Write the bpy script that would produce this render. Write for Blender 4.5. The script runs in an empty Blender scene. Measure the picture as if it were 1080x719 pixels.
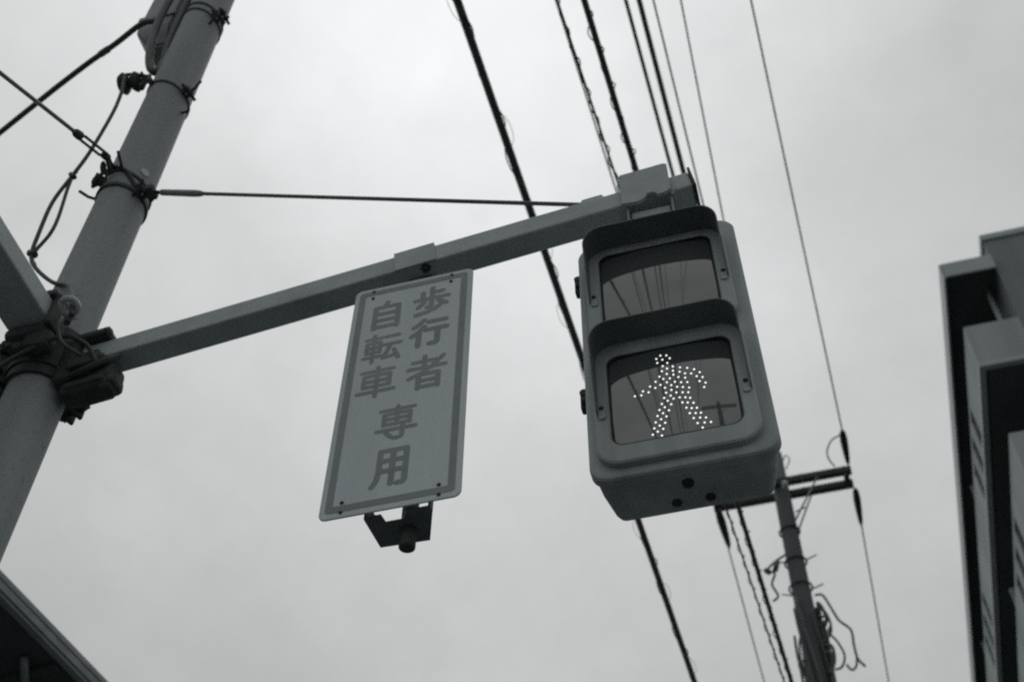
import bpy, bmesh, math, random
from mathutils import Vector, Matrix, Quaternion
random.seed(7)
scene = bpy.context.scene
col = scene.collection

# ------------------------------------------------------------------ camera
cam_data = bpy.data.cameras.new("camera")
cam = bpy.data.objects.new("camera", cam_data)
col.objects.link(cam)
rot = Matrix(((0.965098, 0.198723, 0.170572), (0.261748, -0.753297, -0.603351), (0.008592, 0.626940, -0.779020)))
rot = rot.to_quaternion().to_matrix()
cam.matrix_world = Matrix.Translation((0, 0, 1.6)) @ rot.to_4x4()
cam_data.sensor_width = 36.0
cam_data.sensor_fit = 'HORIZONTAL'
cam_data.lens = 45.33
cam_data.clip_start = 0.05
cam_data.clip_end = 2000
cam_data.dof.use_dof = True
cam_data.dof.focus_distance = 2.60
cam_data.dof.aperture_fstop = 5.6
scene.camera = cam

# ------------------------------------------------------------------ sky
SUN_EL, SUN_ROT = math.radians(71), math.radians(-24)
SUN_DIR = (math.sin(SUN_ROT) * math.cos(SUN_EL), math.cos(SUN_ROT) * math.cos(SUN_EL), math.sin(SUN_EL))
world = bpy.data.worlds.new("World")
scene.world = world
world.use_nodes = True
nt = world.node_tree
nt.nodes.clear()
N = nt.nodes.new
out = N("ShaderNodeOutputWorld"); bg = N("ShaderNodeBackground")
sky = N("ShaderNodeTexSky"); sky.sky_type = 'NISHITA'; sky.sun_disc = False
sky.sun_elevation = SUN_EL; sky.sun_rotation = SUN_ROT; sky.dust_density = 4.0; sky.air_density = 1.0
grey = N("ShaderNodeRGBToBW")
nt.links.new(sky.outputs[0], grey.inputs[0])
skyv = N("ShaderNodeMath"); skyv.operation = 'MULTIPLY'; skyv.inputs[1].default_value = 0.55
nt.links.new(grey.outputs[0], skyv.inputs[0])
tc = N("ShaderNodeTexCoord")
mp = N("ShaderNodeMapping"); mp.inputs['Location'].default_value = (3.1, 1.7, 0.4); mp.inputs['Scale'].default_value = (1, 1, 1.25)
nt.links.new(tc.outputs['Generated'], mp.inputs[0])
n1 = N("ShaderNodeTexNoise"); n1.inputs['Scale'].default_value = 2.3; n1.inputs['Detail'].default_value = 5; n1.inputs['Roughness'].default_value = 0.5
nt.links.new(mp.outputs[0], n1.inputs['Vector'])
mr = N("ShaderNodeMapRange"); mr.inputs[1].default_value = 0.3; mr.inputs[2].default_value = 0.7
mr.inputs[3].default_value = 0.83; mr.inputs[4].default_value = 1.12
nt.links.new(n1.outputs[0], mr.inputs[0])
n4 = N("ShaderNodeTexNoise"); n4.inputs['Scale'].default_value = 11.0; n4.inputs['Detail'].default_value = 9; n4.inputs['Roughness'].default_value = 0.68
nt.links.new(mp.outputs[0], n4.inputs['Vector'])
mr4 = N("ShaderNodeMapRange"); mr4.inputs[1].default_value = 0.3; mr4.inputs[2].default_value = 0.7; mr4.inputs[3].default_value = 0.95; mr4.inputs[4].default_value = 1.05
nt.links.new(n4.outputs[0], mr4.inputs[0])
mfx = N("ShaderNodeMath"); mfx.operation = 'MULTIPLY'; nt.links.new(mr.outputs[0], mfx.inputs[0]); nt.links.new(mr4.outputs[0], mfx.inputs[1])
# overcast deck, brightest round the hidden sun and falling away from it
dt = N("ShaderNodeVectorMath"); dt.operation = 'DOT_PRODUCT'; dt.inputs[1].default_value = SUN_DIR
nt.links.new(tc.outputs['Generated'], dt.inputs[0])
mxz = N("ShaderNodeMath"); mxz.operation = 'MAXIMUM'; mxz.inputs[1].default_value = 0.0; nt.links.new(dt.outputs['Value'], mxz.inputs[0])
pw = N("ShaderNodeMath"); pw.operation = 'POWER'; pw.inputs[1].default_value = 6.0; nt.links.new(mxz.outputs[0], pw.inputs[0])
gl = N("ShaderNodeMath"); gl.operation = 'MULTIPLY_ADD'; gl.inputs[1].default_value = 4.3; gl.inputs[2].default_value = 4.0; nt.links.new(pw.outputs[0], gl.inputs[0])
ml = N("ShaderNodeMath"); ml.operation = 'MULTIPLY'; nt.links.new(gl.outputs[0], ml.inputs[0]); nt.links.new(mfx.outputs[0], ml.inputs[1])
mixv = N("ShaderNodeMix"); mixv.data_type = 'FLOAT'; mixv.inputs[0].default_value = 0.88   # cloud deck over the clear sky
nt.links.new(skyv.outputs[0], mixv.inputs[2]); nt.links.new(ml.outputs[0], mixv.inputs[3])
tint = N("ShaderNodeVectorMath"); tint.operation = 'SCALE'; tint.inputs[0].default_value = (0.978, 1.0, 1.004)
nt.links.new(mixv.outputs[0], tint.inputs['Scale'])
nt.links.new(tint.outputs[0], bg.inputs[0])
bg.inputs[1].default_value = 0.1
nt.links.new(bg.outputs[0], out.inputs[0])

# ------------------------------------------------------------------ sun behind the cloud
sun_data = bpy.data.lights.new("sun", 'SUN')
sun_data.energy = 0.5; sun_data.angle = math.radians(40); sun_data.color = (0.97, 1.0, 0.99)
sun = bpy.data.objects.new("sun", sun_data); col.objects.link(sun)
d = Vector(SUN_DIR)
sun.rotation_euler = d.to_track_quat('Z', 'Y').to_euler()
sun.location = (0, 0, 40)

vs = scene.view_settings
vs.view_transform = 'Standard'; vs.look = 'None'; vs.exposure = 0.0; vs.gamma = 1.0; vs.use_curve_mapping = False
scene.cycles.use_denoising = False
scene.cycles.max_bounces = 8
scene.cycles.filter_width = 2.1

# ------------------------------------------------------------------ materials
MATS = {}
def mat(name, v, rough=0.6, var=0.12, scale=6.0, bump=0.15, bscale=40.0, spec=0.4, metal=0.0, streak=False, speck=0.0):
    if name in MATS: return MATS[name]
    m = bpy.data.materials.new(name); m.use_nodes = True
    t = m.node_tree; b = t.nodes["Principled BSDF"]; L = t.links.new
    tcn = t.nodes.new("ShaderNodeTexCoord")
    no = t.nodes.new("ShaderNodeTexNoise"); no.inputs['Scale'].default_value = scale; no.inputs['Detail'].default_value = 6
    no.inputs['Roughness'].default_value = 0.6
    if streak:
        mm = t.nodes.new("ShaderNodeMapping"); mm.inputs['Scale'].default_value = (1, 1, 0.12)
        L(tcn.outputs['Object'], mm.inputs[0]); L(mm.outputs[0], no.inputs['Vector'])
    else:
        L(tcn.outputs['Object'], no.inputs['Vector'])
    cr = t.nodes.new("ShaderNodeValToRGB")
    lo, hi = v * (1 - var), v * (1 + var)
    T = (0.90, 1.0, 1.01)
    cr.color_ramp.elements[0].position = 0.32; cr.color_ramp.elements[1].position = 0.68
    cr.color_ramp.elements[0].color = (lo * T[0], lo * T[1], lo * T[2], 1)
    cr.color_ramp.elements[1].color = (hi * T[0], hi * T[1], hi * T[2], 1)
    L(no.outputs[0], cr.inputs[0])
    last = cr.outputs[0]
    if speck > 0:
        n3 = t.nodes.new("ShaderNodeTexNoise"); n3.inputs['Scale'].default_value = scale * 14; n3.inputs['Detail'].default_value = 3
        L(tcn.outputs['Object'], n3.inputs['Vector'])
        r3 = t.nodes.new("ShaderNodeValToRGB")
        r3.color_ramp.elements[0].position = 0.28; r3.color_ramp.elements[1].position = 0.42
        k = 1 - speck
        r3.color_ramp.elements[0].color = (k, k, k, 1); r3.color_ramp.elements[1].color = (1, 1, 1, 1)
        L(n3.outputs[0], r3.inputs[0])
        mx = t.nodes.new("ShaderNodeMix"); mx.data_type = 'RGBA'; mx.blend_type = 'MULTIPLY'; mx.inputs[0].default_value = 1.0
        L(last, mx.inputs[6]); L(r3.outputs[0], mx.inputs[7]); last = mx.outputs[2]
    L(last, b.inputs['Base Color'])
    b.inputs['Roughness'].default_value = rough; b.inputs['Metallic'].default_value = metal
    b.inputs['Specular IOR Level'].default_value = spec
    if bump > 0:
        n2 = t.nodes.new("ShaderNodeTexNoise"); n2.inputs['Scale'].default_value = bscale; n2.inputs['Detail'].default_value = 4
        L(tcn.outputs['Object'], n2.inputs['Vector'])
        bp = t.nodes.new("ShaderNodeBump"); bp.inputs['Strength'].default_value = bump; bp.inputs['Distance'].default_value = 0.004
        L(n2.outputs[0], bp.inputs['Height']); L(bp.outputs[0], b.inputs['Normal'])
    MATS[name] = m
    return m

steel = mat("painted_steel", 0.51, 0.55, 0.14, 9, 0.14, 60, streak=False, speck=0.2)
galv = mat("galvanised_steel", 0.32, 0.5, 0.18, 14, 0.15, 80, speck=0.15)
dark_steel = mat("weathered_clamp_iron", 0.07, 0.7, 0.3, 18, 0.4, 90, speck=0.3)
pole_mat = mat("grey_pole_paint", 0.32, 0.65, 0.22, 6.5, 0.3, 45, streak=True, speck=0.28)
concrete_pole = mat("spun_concrete", 0.13, 0.85, 0.15, 2.5, 0.4, 30, streak=True)
housing_mat = mat("signal_housing_paint", 0.42, 0.55, 0.20, 11, 0.12, 70, streak=True, speck=0.16)
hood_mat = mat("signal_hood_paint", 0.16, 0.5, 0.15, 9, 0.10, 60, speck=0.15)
sign_white = mat("sign_sheeting_white", 0.70, 0.5, 0.08, 9, 0.03, 40, streak=True, speck=0.08)
sign_ink = mat("sign_ink_blue_grey", 0.315, 0.5, 0.10, 14, 0.0, speck=0.08)
cable_black = mat("black_cable_sheath", 0.10, 0.5, 0.2, 8, 0.2, 60)
cable_grey = mat("grey_cable_sheath", 0.075, 0.55, 0.2, 8, 0.2, 60)
wire_mat = mat("stranded_wire", 0.16, 0.5, 0.15, 20, 0.1, 90)
porcelain = mat("porcelain", 0.5, 0.45, 0.1, 12, 0.05, 30)
black_rubber = mat("insulator_cover_rubber", 0.035, 0.5, 0.2, 10, 0.15, 40)
box_mat = mat("equipment_box_paint", 0.36, 0.55, 0.15, 5, 0.1, 40, speck=0.15)
wall_mat = mat("rendered_wall", 0.28, 0.9, 0.2, 0.8, 0.3, 12, streak=True)
balcony_mat = mat("balcony_render", 0.42, 0.9, 0.2, 0.9, 0.3, 12, streak=True)
coping_mat = mat("coping_metal", 0.5, 0.5, 0.08, 2, 0.1, 20)
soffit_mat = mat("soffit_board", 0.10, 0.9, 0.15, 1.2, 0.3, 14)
frame_mat = mat("window_frame_aluminium", 0.25, 0.4, 0.08, 5, 0.0)
roof_mat = mat("roof_sheet", 0.16, 0.7, 0.15, 2, 0.2, 20)
asphalt = mat("asphalt", 0.05, 0.9, 0.2, 1.0, 0.6, 90)
pave_mat = mat("paving_concrete", 0.10, 0.9, 0.15, 1.5, 0.4, 60)
paint_mat = mat("road_marking_paint", 0.45, 0.8, 0.15, 3, 0.2, 60, speck=0.2)

def simple(name, v, rough, ior=1.5, emit=0.0, wav=0.0):
    m = bpy.data.materials.new(name); m.use_nodes = True
    b = m.node_tree.nodes["Principled BSDF"]
    b.inputs['Base Color'].default_value = (v * .9, v, v * 1.01, 1)
    b.inputs['Roughness'].default_value = rough; b.inputs['IOR'].default_value = ior
    if emit:
        b.inputs['Emission Color'].default_value = (0.95, 1.0, 0.98, 1); b.inputs['Emission Strength'].default_value = emit
    t = m.node_tree
    no = t.nodes.new("ShaderNodeTexNoise"); no.inputs['Scale'].default_value = 9; no.inputs['Detail'].default_value = 4
    tcn = t.nodes.new("ShaderNodeTexCoord"); t.links.new(tcn.outputs['Object'], no.inputs['Vector'])
    if wav:
        bp = t.nodes.new("ShaderNodeBump"); bp.inputs['Strength'].default_value = wav; bp.inputs['Distance'].default_value = 0.002
        t.links.new(no.outputs[0], bp.inputs['Height']); t.links.new(bp.outputs[0], b.inputs['Normal'])
    r = t.nodes.new("ShaderNodeMapRange"); r.inputs[3].default_value = rough * 0.7; r.inputs[4].default_value = rough * 1.4 + 0.01
    t.links.new(no.outputs[0], r.inputs[0]); t.links.new(r.outputs[0], b.inputs['Roughness'])
    return m
lens_mat = simple("signal_lens_glass", 0.10, 0.03, 2.4)
led_mat = simple("lit_led", 0.6, 0.4, emit=1.2)
window_glass = simple("window_glass", 0.02, 0.03, 1.52)

# ------------------------------------------------------------------ mesh helpers
def frames(pts):
    pts = [Vector(p) for p in pts]; out = []
    t0 = (pts[1] - pts[0]).normalized()
    ref = Vector((0, 0, 1)) if abs(t0.z) < 0.9 else Vector((1, 0, 0))
    n = t0.cross(ref).normalized(); prev = t0
    for i, p in enumerate(pts):
        if i == 0: t = t0
        elif i == len(pts) - 1: t = (pts[i] - pts[i - 1]).normalized()
        else: t = (pts[i + 1] - pts[i - 1]).normalized()
        n = prev.rotation_difference(t) @ n; prev = t
        out.append((p, n.copy(), t.cross(n).normalized(), t))
    return out

class MB:
    def __init__(s): s.bm = bmesh.new()
    def add(s, bm2):
        me = bpy.data.meshes.new("tmp"); bm2.to_mesh(me); bm2.free(); s.bm.from_mesh(me); bpy.data.meshes.remove(me); return s
    def box(s, a, b, bev=0.0, seg=2, M=None):
        bm = bmesh.new(); bmesh.ops.create_cube(bm, size=1.0)
        a, b = Vector(a), Vector(b)
        for v in bm.verts:
            v.co = Vector(((a.x + b.x) / 2 + v.co.x * (b.x - a.x), (a.y + b.y) / 2 + v.co.y * (b.y - a.y), (a.z + b.z) / 2 + v.co.z * (b.z - a.z)))
        if bev > 0: bmesh.ops.bevel(bm, geom=bm.edges[:], offset=bev, segments=seg, affect='EDGES', profile=0.5)
        if M is not None: bmesh.ops.transform(bm, matrix=M, verts=bm.verts)
        return s.add(bm)
    def tube(s, pts, r, seg=8, caps=True):
        fr = frames(pts); n = len(fr)
        R = r if isinstance(r, (list, tuple)) else [r] * n
        rings = []
        for (p, a, b, t), rr in zip(fr, R):
            rings.append([s.bm.verts.new(p + (a * math.cos(2 * math.pi * k / seg) + b * math.sin(2 * math.pi * k / seg)) * rr) for k in range(seg)])
        for i in range(n - 1):
            for k in range(seg):
                f = s.bm.faces.new((rings[i][k], rings[i][(k + 1) % seg], rings[i + 1][(k + 1) % seg], rings[i + 1][k])); f.smooth = True
        if caps:
            s.bm.faces.new(rings[0][::-1]); s.bm.faces.new(rings[-1])
        return s
    def cyl(s, a, b, r, seg=16, r2=None): return s.tube([a, b], [r, r if r2 is None else r2], seg)
    def turn(s, a, axis, prof, seg=20):
        a = Vector(a); axis = Vector(axis).normalized()
        return s.tube([a + axis * h for h, r in prof], [r for h, r in prof], seg)
    def loft(s, loops, cap0=True, cap1=True, smooth=False):
        rings = [[s.bm.verts.new(p) for p in lp] for lp in loops]; n = len(rings[0])
        for i in range(len(rings) - 1):
            for k in range(n):
                f = s.bm.faces.new((rings[i][k], rings[i][(k + 1) % n], rings[i + 1][(k + 1) % n], rings[i + 1][k])); f.smooth = smooth
        if cap0: s.bm.faces.new(rings[0][::-1])
        if cap1: s.bm.faces.new(rings[-1])
        return s
    def prism(s, poly, fn, a, b):
        return s.loft([[fn(u, v, a) for u, v in poly], [fn(u, v, b) for u, v in poly]])
    def torus(s, c, axis, R, r, seg=28, rs=8, a0=0.0, a1=2 * math.pi):
        c = Vector(c); ax = Vector(axis).normalized(); e = ax.orthogonal().normalized(); g = ax.cross(e)
        k = [a0 + (a1 - a0) * i / seg for i in range(seg + 1)]
        return s.tube([c + (e * math.cos(x) + g * math.sin(x)) * R for x in k], r, rs)
    def bolt(s, p, axis, r=0.008, h=0.008, washer=True):
        p = Vector(p); ax = Vector(axis).normalized()
        if washer: s.tube([p, p + ax * h * 0.25], r * 1.5, 14); p = p + ax * h * 0.25
        s.tube([p, p + ax * h], r, 6)
        return s
    def build(s, name, m, parent=None, base=None, kind=None, label=None):
        me = bpy.data.meshes.new(name)
        bmesh.ops.recalc_face_normals(s.bm, faces=s.bm.faces)
        o = bpy.data.objects.new(name, me); col.objects.link(o)
        root = parent
        while root is not None and root.parent is not None: root = root.parent
        if root is not None: off = root.location.copy()
        elif base is not None: off = Vector(base); o.location = off
        else: off = Vector((0, 0, 0))
        bmesh.ops.translate(s.bm, vec=-off, verts=s.bm.verts)
        s.bm.to_mesh(me); s.bm.free()
        me.materials.append(m)
        if parent is not None: o.parent = parent
        if kind: o["kind"] = kind
        if label: o["label"] = label
        return o

def thing(name, loc, label, cat, group=None):
    o = bpy.data.objects.new(name, None); o.empty_display_size = 0.1; o.location = loc; col.objects.link(o)
    o["label"] = label; o["category"] = cat
    if group: o["group"] = group
    return o
def tag(o, label, cat, group=None):
    o["label"] = label; o["category"] = cat
    if group: o["group"] = group
    return o
def rrect(x0, x1, z0, z1, r, n=6):
    pts = []
    for cx, cz, a in ((x1 - r, z1 - r, 0), (x0 + r, z1 - r, 90), (x0 + r, z0 + r, 180), (x1 - r, z0 + r, 270)):
        for i in range(n + 1):
            t = math.radians(a + 90 * i / n); pts.append((cx + r * math.cos(t), cz + r * math.sin(t)))
    return pts
def rsheet(bmx, outer, inner, y0, y1):
    """ring between two equal-count outlines in XZ, y0 (front) to y1 (back)"""
    o0 = [(x, y0, z) for x, z in outer]; i0 = [(x, y0, z) for x, z in inner]
    o1 = [(x, y1, z) for x, z in outer]; i1 = [(x, y1, z) for x, z in inner]
    loops = [o0, i0, i1, o1]
    rings = [[bmx.bm.verts.new(p) for p in lp] for lp in loops]; n = len(outer)
    for i in range(4):
        A, B = rings[i], rings[(i + 1) % 4]
        for k in range(n): bmx.bm.faces.new((A[k], A[(k + 1) % n], B[(k + 1) % n], B[k]))
    return bmx
def smooth_pts(pts, n=6):
    P = [Vector(p) for p in pts]; P = [P[0] * 2 - P[1]] + P + [P[-1] * 2 - P[-2]]; out = []
    for i in range(1, len(P) - 2):
        for k in range(n):
            t = k / n
            out.append(0.5 * ((2 * P[i]) + (-P[i - 1] + P[i + 1]) * t + (2 * P[i - 1] - 5 * P[i] + 4 * P[i + 1] - P[i + 2]) * t * t + (-P[i - 1] + 3 * P[i] - 3 * P[i + 1] + P[i + 2]) * t ** 3))
    out.append(P[-2]); return out

# ================================================================== ground
MB().box((-300, -300, -0.4), (300, 300, 0.0)).build("ground", asphalt, kind="structure")
bm = MB().box((-3.3, 0.4, 0.004), (0.35, 46, 0.12), 0.01)
bm.build("pavement", pave_mat, kind="structure")
MB().box((0.36, 0.4, 0.004), (0.50, 46, 0.125), 0.012).build("kerb", pave_mat, kind="structure")
MB().box((3.3, -30, 0.004), (14, 70, 0.11), 0.01).build("pavement", pave_mat, kind="structure")
for i in range(7):
    MB().box((-2.9 + i * 0.95, -4.2, 0.002), (-2.45 + i * 0.95, -0.4, 0.006)).build("crossing_stripe", paint_mat, kind="structure")

# ================================================================== apartment building on the right
AY0, AY1 = 15.985, 46.0
ab = thing("apartment_building", (4.92, AY0, 0), "tall apartment block with stacked balconies and flat eave at right edge", "building")
MB().box((4.92, AY0, 0), (15, AY1, 22.30)).build("wall", wall_mat, ab)
MB().box((4.88, AY0 - 0.05, 22.303), (15.05, AY1, 22.47), 0.015).build("roof_coping", coping_mat, ab)
# eave slab over the top balcony
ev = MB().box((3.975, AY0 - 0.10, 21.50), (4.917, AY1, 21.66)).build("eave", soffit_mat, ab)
MB().box((3.93, AY0 - 0.14, 21.26), (3.972, AY1, 21.70), 0.008).build("fascia", coping_mat, ev)
MB().box((3.975, AY0 - 0.145, 21.30), (4.90, AY0 - 0.103, 21.70), 0.008).build("fascia", coping_mat, ev)
MB().cyl((4.74, AY0 + 0.5, 3), (4.74, AY0 + 0.5, 21.49), 0.05, 12).build("downpipe", coping_mat, ab)
TOPZ = 19.954
for k in range(7):
    zt = TOPZ - 2.8 * k; zb = zt - 1.14
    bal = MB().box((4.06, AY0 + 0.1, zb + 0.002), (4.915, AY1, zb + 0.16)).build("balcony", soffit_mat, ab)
    # parapet: end panel, bottom beam, top rail, piers between the slots
    MB().box((3.94, AY0, zb + 0.1), (4.915, AY0 + 0.10, zt), 0.012).build("end_panel", balcony_mat, bal)
    MB().box((3.915, AY0 - 0.03, zb), (4.915, AY0 + 0.09, zb + 0.097), 0.01).build("drip_edge", coping_mat, bal)
    MB().box((3.915, AY0 + 0.093, zb), (4.03, AY1, zb + 0.097), 0.01).build("drip_edge", coping_mat, bal)
    bm = MB(); bm.box((3.94, AY0 + 0.103, zb + 0.1), (4.057, AY1, zb + 0.24)); bm.box((3.94, AY0 + 0.103, zt - 0.14), (4.057, AY1, zt), 0.01)
    bm.build("rail_beam", balcony_mat, bal)
    y = AY0 + 0.103; bm = MB(); slots = []
    u = 0
    while y < AY1:
        s0 = AY0 + 1.9 + 5.4 * u
        if s0 > AY1 - 4: bm.box((3.943, y, zb + 0.243), (4.054, AY1, zt - 0.143)); break
        bm.box((3.943, y, zb + 0.243), (3.99, s0, zt - 0.143)); y = s0
        for q in range(3):
            slots.append((y, y + 0.36)); bm.box((3.943, y + 0.36, zb + 0.243), (3.99, y + 0.72, zt - 0.143)); y += 0.72
        u += 1
    bm.build("parapet_panel", balcony_mat, bal)
    # sliding windows on the wall behind the balcony, partition screens between flats
    for w in range(5):
        wy = AY0 + 1.2 + w * 5.4
        fo = MB().box((4.86, wy, zb + 0.165), (4.917, wy + 2.6, zb + 2.15)).build("window", frame_mat, ab)
        for h in range(2):
            MB().box((4.845, wy + 0.06 + h * 1.27, zb + 0.23), (4.857, wy + 1.23 + h * 1.27, zb + 2.08)).build("pane", window_glass, fo)
        if w: MB().box((4.1, wy - 1.3, zb + 0.165), (4.84, wy - 1.25, zb + 2.2)).build("partition_screen", balcony_mat, bal)

# ================================================================== house eave at lower left
hs = thing("house", (-5.2, 3.0, 0), "dark eave and soffit of the house at the bottom left corner", "house")
HM = Matrix.Translation((-3.90, 4.187, 0)) @ Matrix.Rotation(-math.radians(6.6), 4, 'Z')
MB().box((-6.5, -4.2, 0), (-0.95, 9, 5.86), M=HM).build("wall", wall_mat, hs)
rf = MB().box((-6.6, -4.4, 5.963), (0.004, 9.1, 6.0), 0.004, M=HM).build("roof", box_mat, hs)
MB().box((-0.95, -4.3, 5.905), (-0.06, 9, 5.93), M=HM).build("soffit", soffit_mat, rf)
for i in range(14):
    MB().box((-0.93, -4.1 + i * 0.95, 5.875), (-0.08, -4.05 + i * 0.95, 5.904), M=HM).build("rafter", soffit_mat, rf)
MB().box((-0.058, -4.35, 5.895), (-0.012, 9.05, 5.960), 0.004, M=HM).build("fascia", box_mat, rf)
gp = [(0.0 + 0.05 * math.sin(a), 5.96 - 0.055 * math.cos(a)) for a in [math.radians(-100 + 20 * i) for i in range(11)]]
g = MB().box((-0.010, -4.4, 5.912), (0.0, 9.1, 5.960), 0.004, M=HM).build("gutter", galv, rf)
MB().tube([HM @ Vector(q) for q in smooth_pts([(-0.2, 0.55, 5.90), (-0.22, 0.6, 5.86), (-0.35, 0.8, 5.84), (-0.42, 0.85, 5.78), (-0.45, 0.87, 5.2), (-0.45, 0.87, 2)], 4)], 0.022, 10).build("downpipe", galv, hs)

# ================================================================== left signal pole
PX, PY = -1.710, 1.722
sp = thing("signal_pole", (PX, PY, 0.12), "thick grey steel pole at left carrying the arms and cables", "pole")
bm = MB(); bm.tube([(PX, PY, 0.12 + 0.4 * i) for i in range(24)], [0.0745 - 0.0001 * i for i in range(24)], 48)
sh = bm.build("shaft", pole_mat, sp)
MB().tube([(PX, PY, 9.32), (PX, PY, 9.36), (PX, PY, 9.4)], [0.0722, 0.06, 0.01], 32).build("cap", dark_steel, sp)
MB().box((PX - 0.2, PY - 0.2, 0.121), (PX + 0.2, PY + 0.2, 0.145), 0.004).build("base_plate", galv, sp)
def band(z, n, h=0.03, r=0.106, thin=False):
    b = MB()
    if thin:
        for q in range(2): b.torus((PX, PY, z + 0.012 * q), (0.05 * q, 0.03, 1), r, 0.0045, 40, 6)
    else:
        lo = [(PX + math.cos(a) * r, PY + math.sin(a) * r) for a in [2 * math.pi * i / 40 for i in range(40)]]
        li = [(PX + math.cos(a) * (r - 0.012), PY + math.sin(a) * (r - 0.012)) for a in [2 * math.pi * i / 40 for i in range(40)]]
        k = -0.28 if h < 0.012 else -0.1
        zz = lambda x, y: z + k * (x - PX) + 0.5 * k * (y - PY)
        b.loft([[(x, y, zz(x, y)) for x, y in li], [(x, y, zz(x, y)) for x, y in lo], [(x, y, zz(x, y) + h) for x, y in lo], [(x, y, zz(x, y) + h) for x, y in li]], False, False)
    return b
def lug(b, ang, z, h=0.03, r=0.1, L=0.05):
    c, s_ = math.cos(ang), math.sin(ang)
    M = Matrix.Translation((PX + c * r, PY + s_ * r, z)) @ Matrix.Rotation(ang, 4, 'Z')
    b.box((0, -0.014, 0), (L, -0.006, h), 0.002, 1, M); b.box((0, 0.006, 0), (L, 0.014, h), 0.002, 1, M)
    b.cyl(M @ Vector((L * 0.6, -0.035, h / 2)), M @ Vector((L * 0.6, 0.035, h / 2)), 0.006, 8)
    b.cyl(M @ Vector((L * 0.6, -0.024, h / 2)), M @ Vector((L * 0.6, -0.014, h / 2)), 0.011, 6)
    return b
# bands: stay bands, insulator band, upper bands (thin iron hoops)
for (z, angs, hh, r) in ((4.850, (-0.30,), 0.014, 0.080), (4.925, (-2.2,), 0.010, 0.079), (5.50, (-0.25,), 0.009, 0.078), (6.07, (-0.35,), 0.009, 0.078), (6.12, (-0.1,), 0.009, 0.078)):
    b = band(z, "band", hh, r, False)
    for a in angs: lug(b, a, z - 0.006 - (0.02 if hh < 0.012 else 0.007), hh + 0.014, r - 0.006, 0.034)
    b.build("clamp_band", dark_steel, sp)
for (z, a, L, up) in ((4.94, -1.35, 0.05, 0.2), (5.512, -0.15, 0.055, 0.45), (5.40, 0.05, 0.03, -0.3), (5.51, -2.0, 0.045, 0.3), (6.0, -0.5, 0.05, 0.4), (4.86, -2.6, 0.05, 0.2), (4.83, -0.55, 0.06, 0.1), (4.95, -1.7, 0.045, 0.3)):
    c, s_ = math.cos(a), math.sin(a); b = MB()
    q = Vector((PX + c * 0.074, PY + s_ * 0.074, z))
    b.tube([q, q + Vector((c * L * 0.5, s_ * L * 0.5, up * L * 0.3)), q + Vector((c * L, s_ * L - 0.01, up * L))], 0.005, 6)
    b.build("wire_tie", dark_steel, sp)
b = MB(); b.tube(smooth_pts([(PX - .065, PY - .046, 4.99), (PX - .022, PY - .077, 4.965), (PX + .03, PY - .073, 4.93), (PX + .062, PY - .046, 4.875), (PX + .075, PY - .026, 4.855)], 5), .007, 7)
b.build("tie_strap", dark_steel, sp)
MB().cyl((PX + 0.064, PY - 0.033, 4.965), (PX + 0.068, PY - 0.035, 4.965), 0.015, 12).build("number_stud", porcelain, sp)

# arm collar on the pole: two half shells with flanges and bolts
b = MB()
for z, h, r in ((3.995, 0.03, 0.084), (4.027, 0.10, 0.090), (4.129, 0.05, 0.084)):
    pts = [(PX + math.cos(a) * r, PY + math.sin(a) * r) for a in [2 * math.pi * i / 36 for i in range(36)]]
    b.loft([[(x, y, z) for x, y in pts], [(x, y, z + h) for x, y in pts]])
cl = b.build("arm_collar", dark_steel, sp)
for ang in (math.radians(205), math.radians(70)):
    b = MB()
    M = Matrix.Translation((PX, PY, 0)) @ Matrix.Rotation(ang, 4, 'Z')
    for sgn in (-1, 1):
        b.box((0.08, sgn * 0.016 - 0.006, 4.01), (0.128, sgn * 0.016 + 0.006, 4.15), 0.003, 1, M)
    for z in (4.04, 4.12):
        b.cyl(M @ Vector((0.110, -0.05, z)), M @ Vector((0.110, 0.05, z)), 0.009, 8)
        b.cyl(M @ Vector((0.110, -0.04, z)), M @ Vector((0.110, -0.022, z)), 0.017, 6)
        b.cyl(M @ Vector((0.110, 0.022, z)), M @ Vector((0.110, 0.04, z)), 0.017, 6)
    b.build("flange", dark_steel, cl)

# ================================================================== mast arm with signal and sign
SL = 0.1201
ARM_A = math.atan(SL)
AM = Matrix.Translation((-1.534, 1.69, 4.0555)) @ Matrix.Rotation(-ARM_A, 4, 'Y')
LEN = 1.50 / math.cos(ARM_A)
ma = thing("mast_arm", (-1.62, 1.72, 4.0), "long square steel arm reaching right from the pole to the walk signal", "arm")
MB().box((-0.06, 0, 0), (LEN, 0.064, 0.0645), 0.005, 2, AM).build("beam", steel, ma)
MB().box((LEN + 0.001, -0.006, -0.008), (LEN + 0.007, 0.07, 0.074), 0.001, 1, AM).build("end_plate", dark_steel, ma)
b = MB(); b.box((-0.075, -0.03, -0.05), (0.01, 0.095, -0.003), 0.006, 2, AM); b.box((-0.075, -0.025, 0.068), (0.02, 0.09, 0.09), 0.004, 1, AM)
b.box((-0.115, -0.02, -0.07), (-0.06, 0.085, 0.085), 0.012, 2, AM)
for yy in (-0.012, 0.076):
    for zz in (-0.03, 0.079): b.cyl(AM @ Vector((-0.05, yy, zz)), AM @ Vector((0.022, yy, zz)), 0.009, 8); b.cyl(AM @ Vector((0.008, yy, zz)), AM @ Vector((0.018, yy, zz)), 0.016, 6)
b.build("mounting_bracket", dark_steel, ma)
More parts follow.
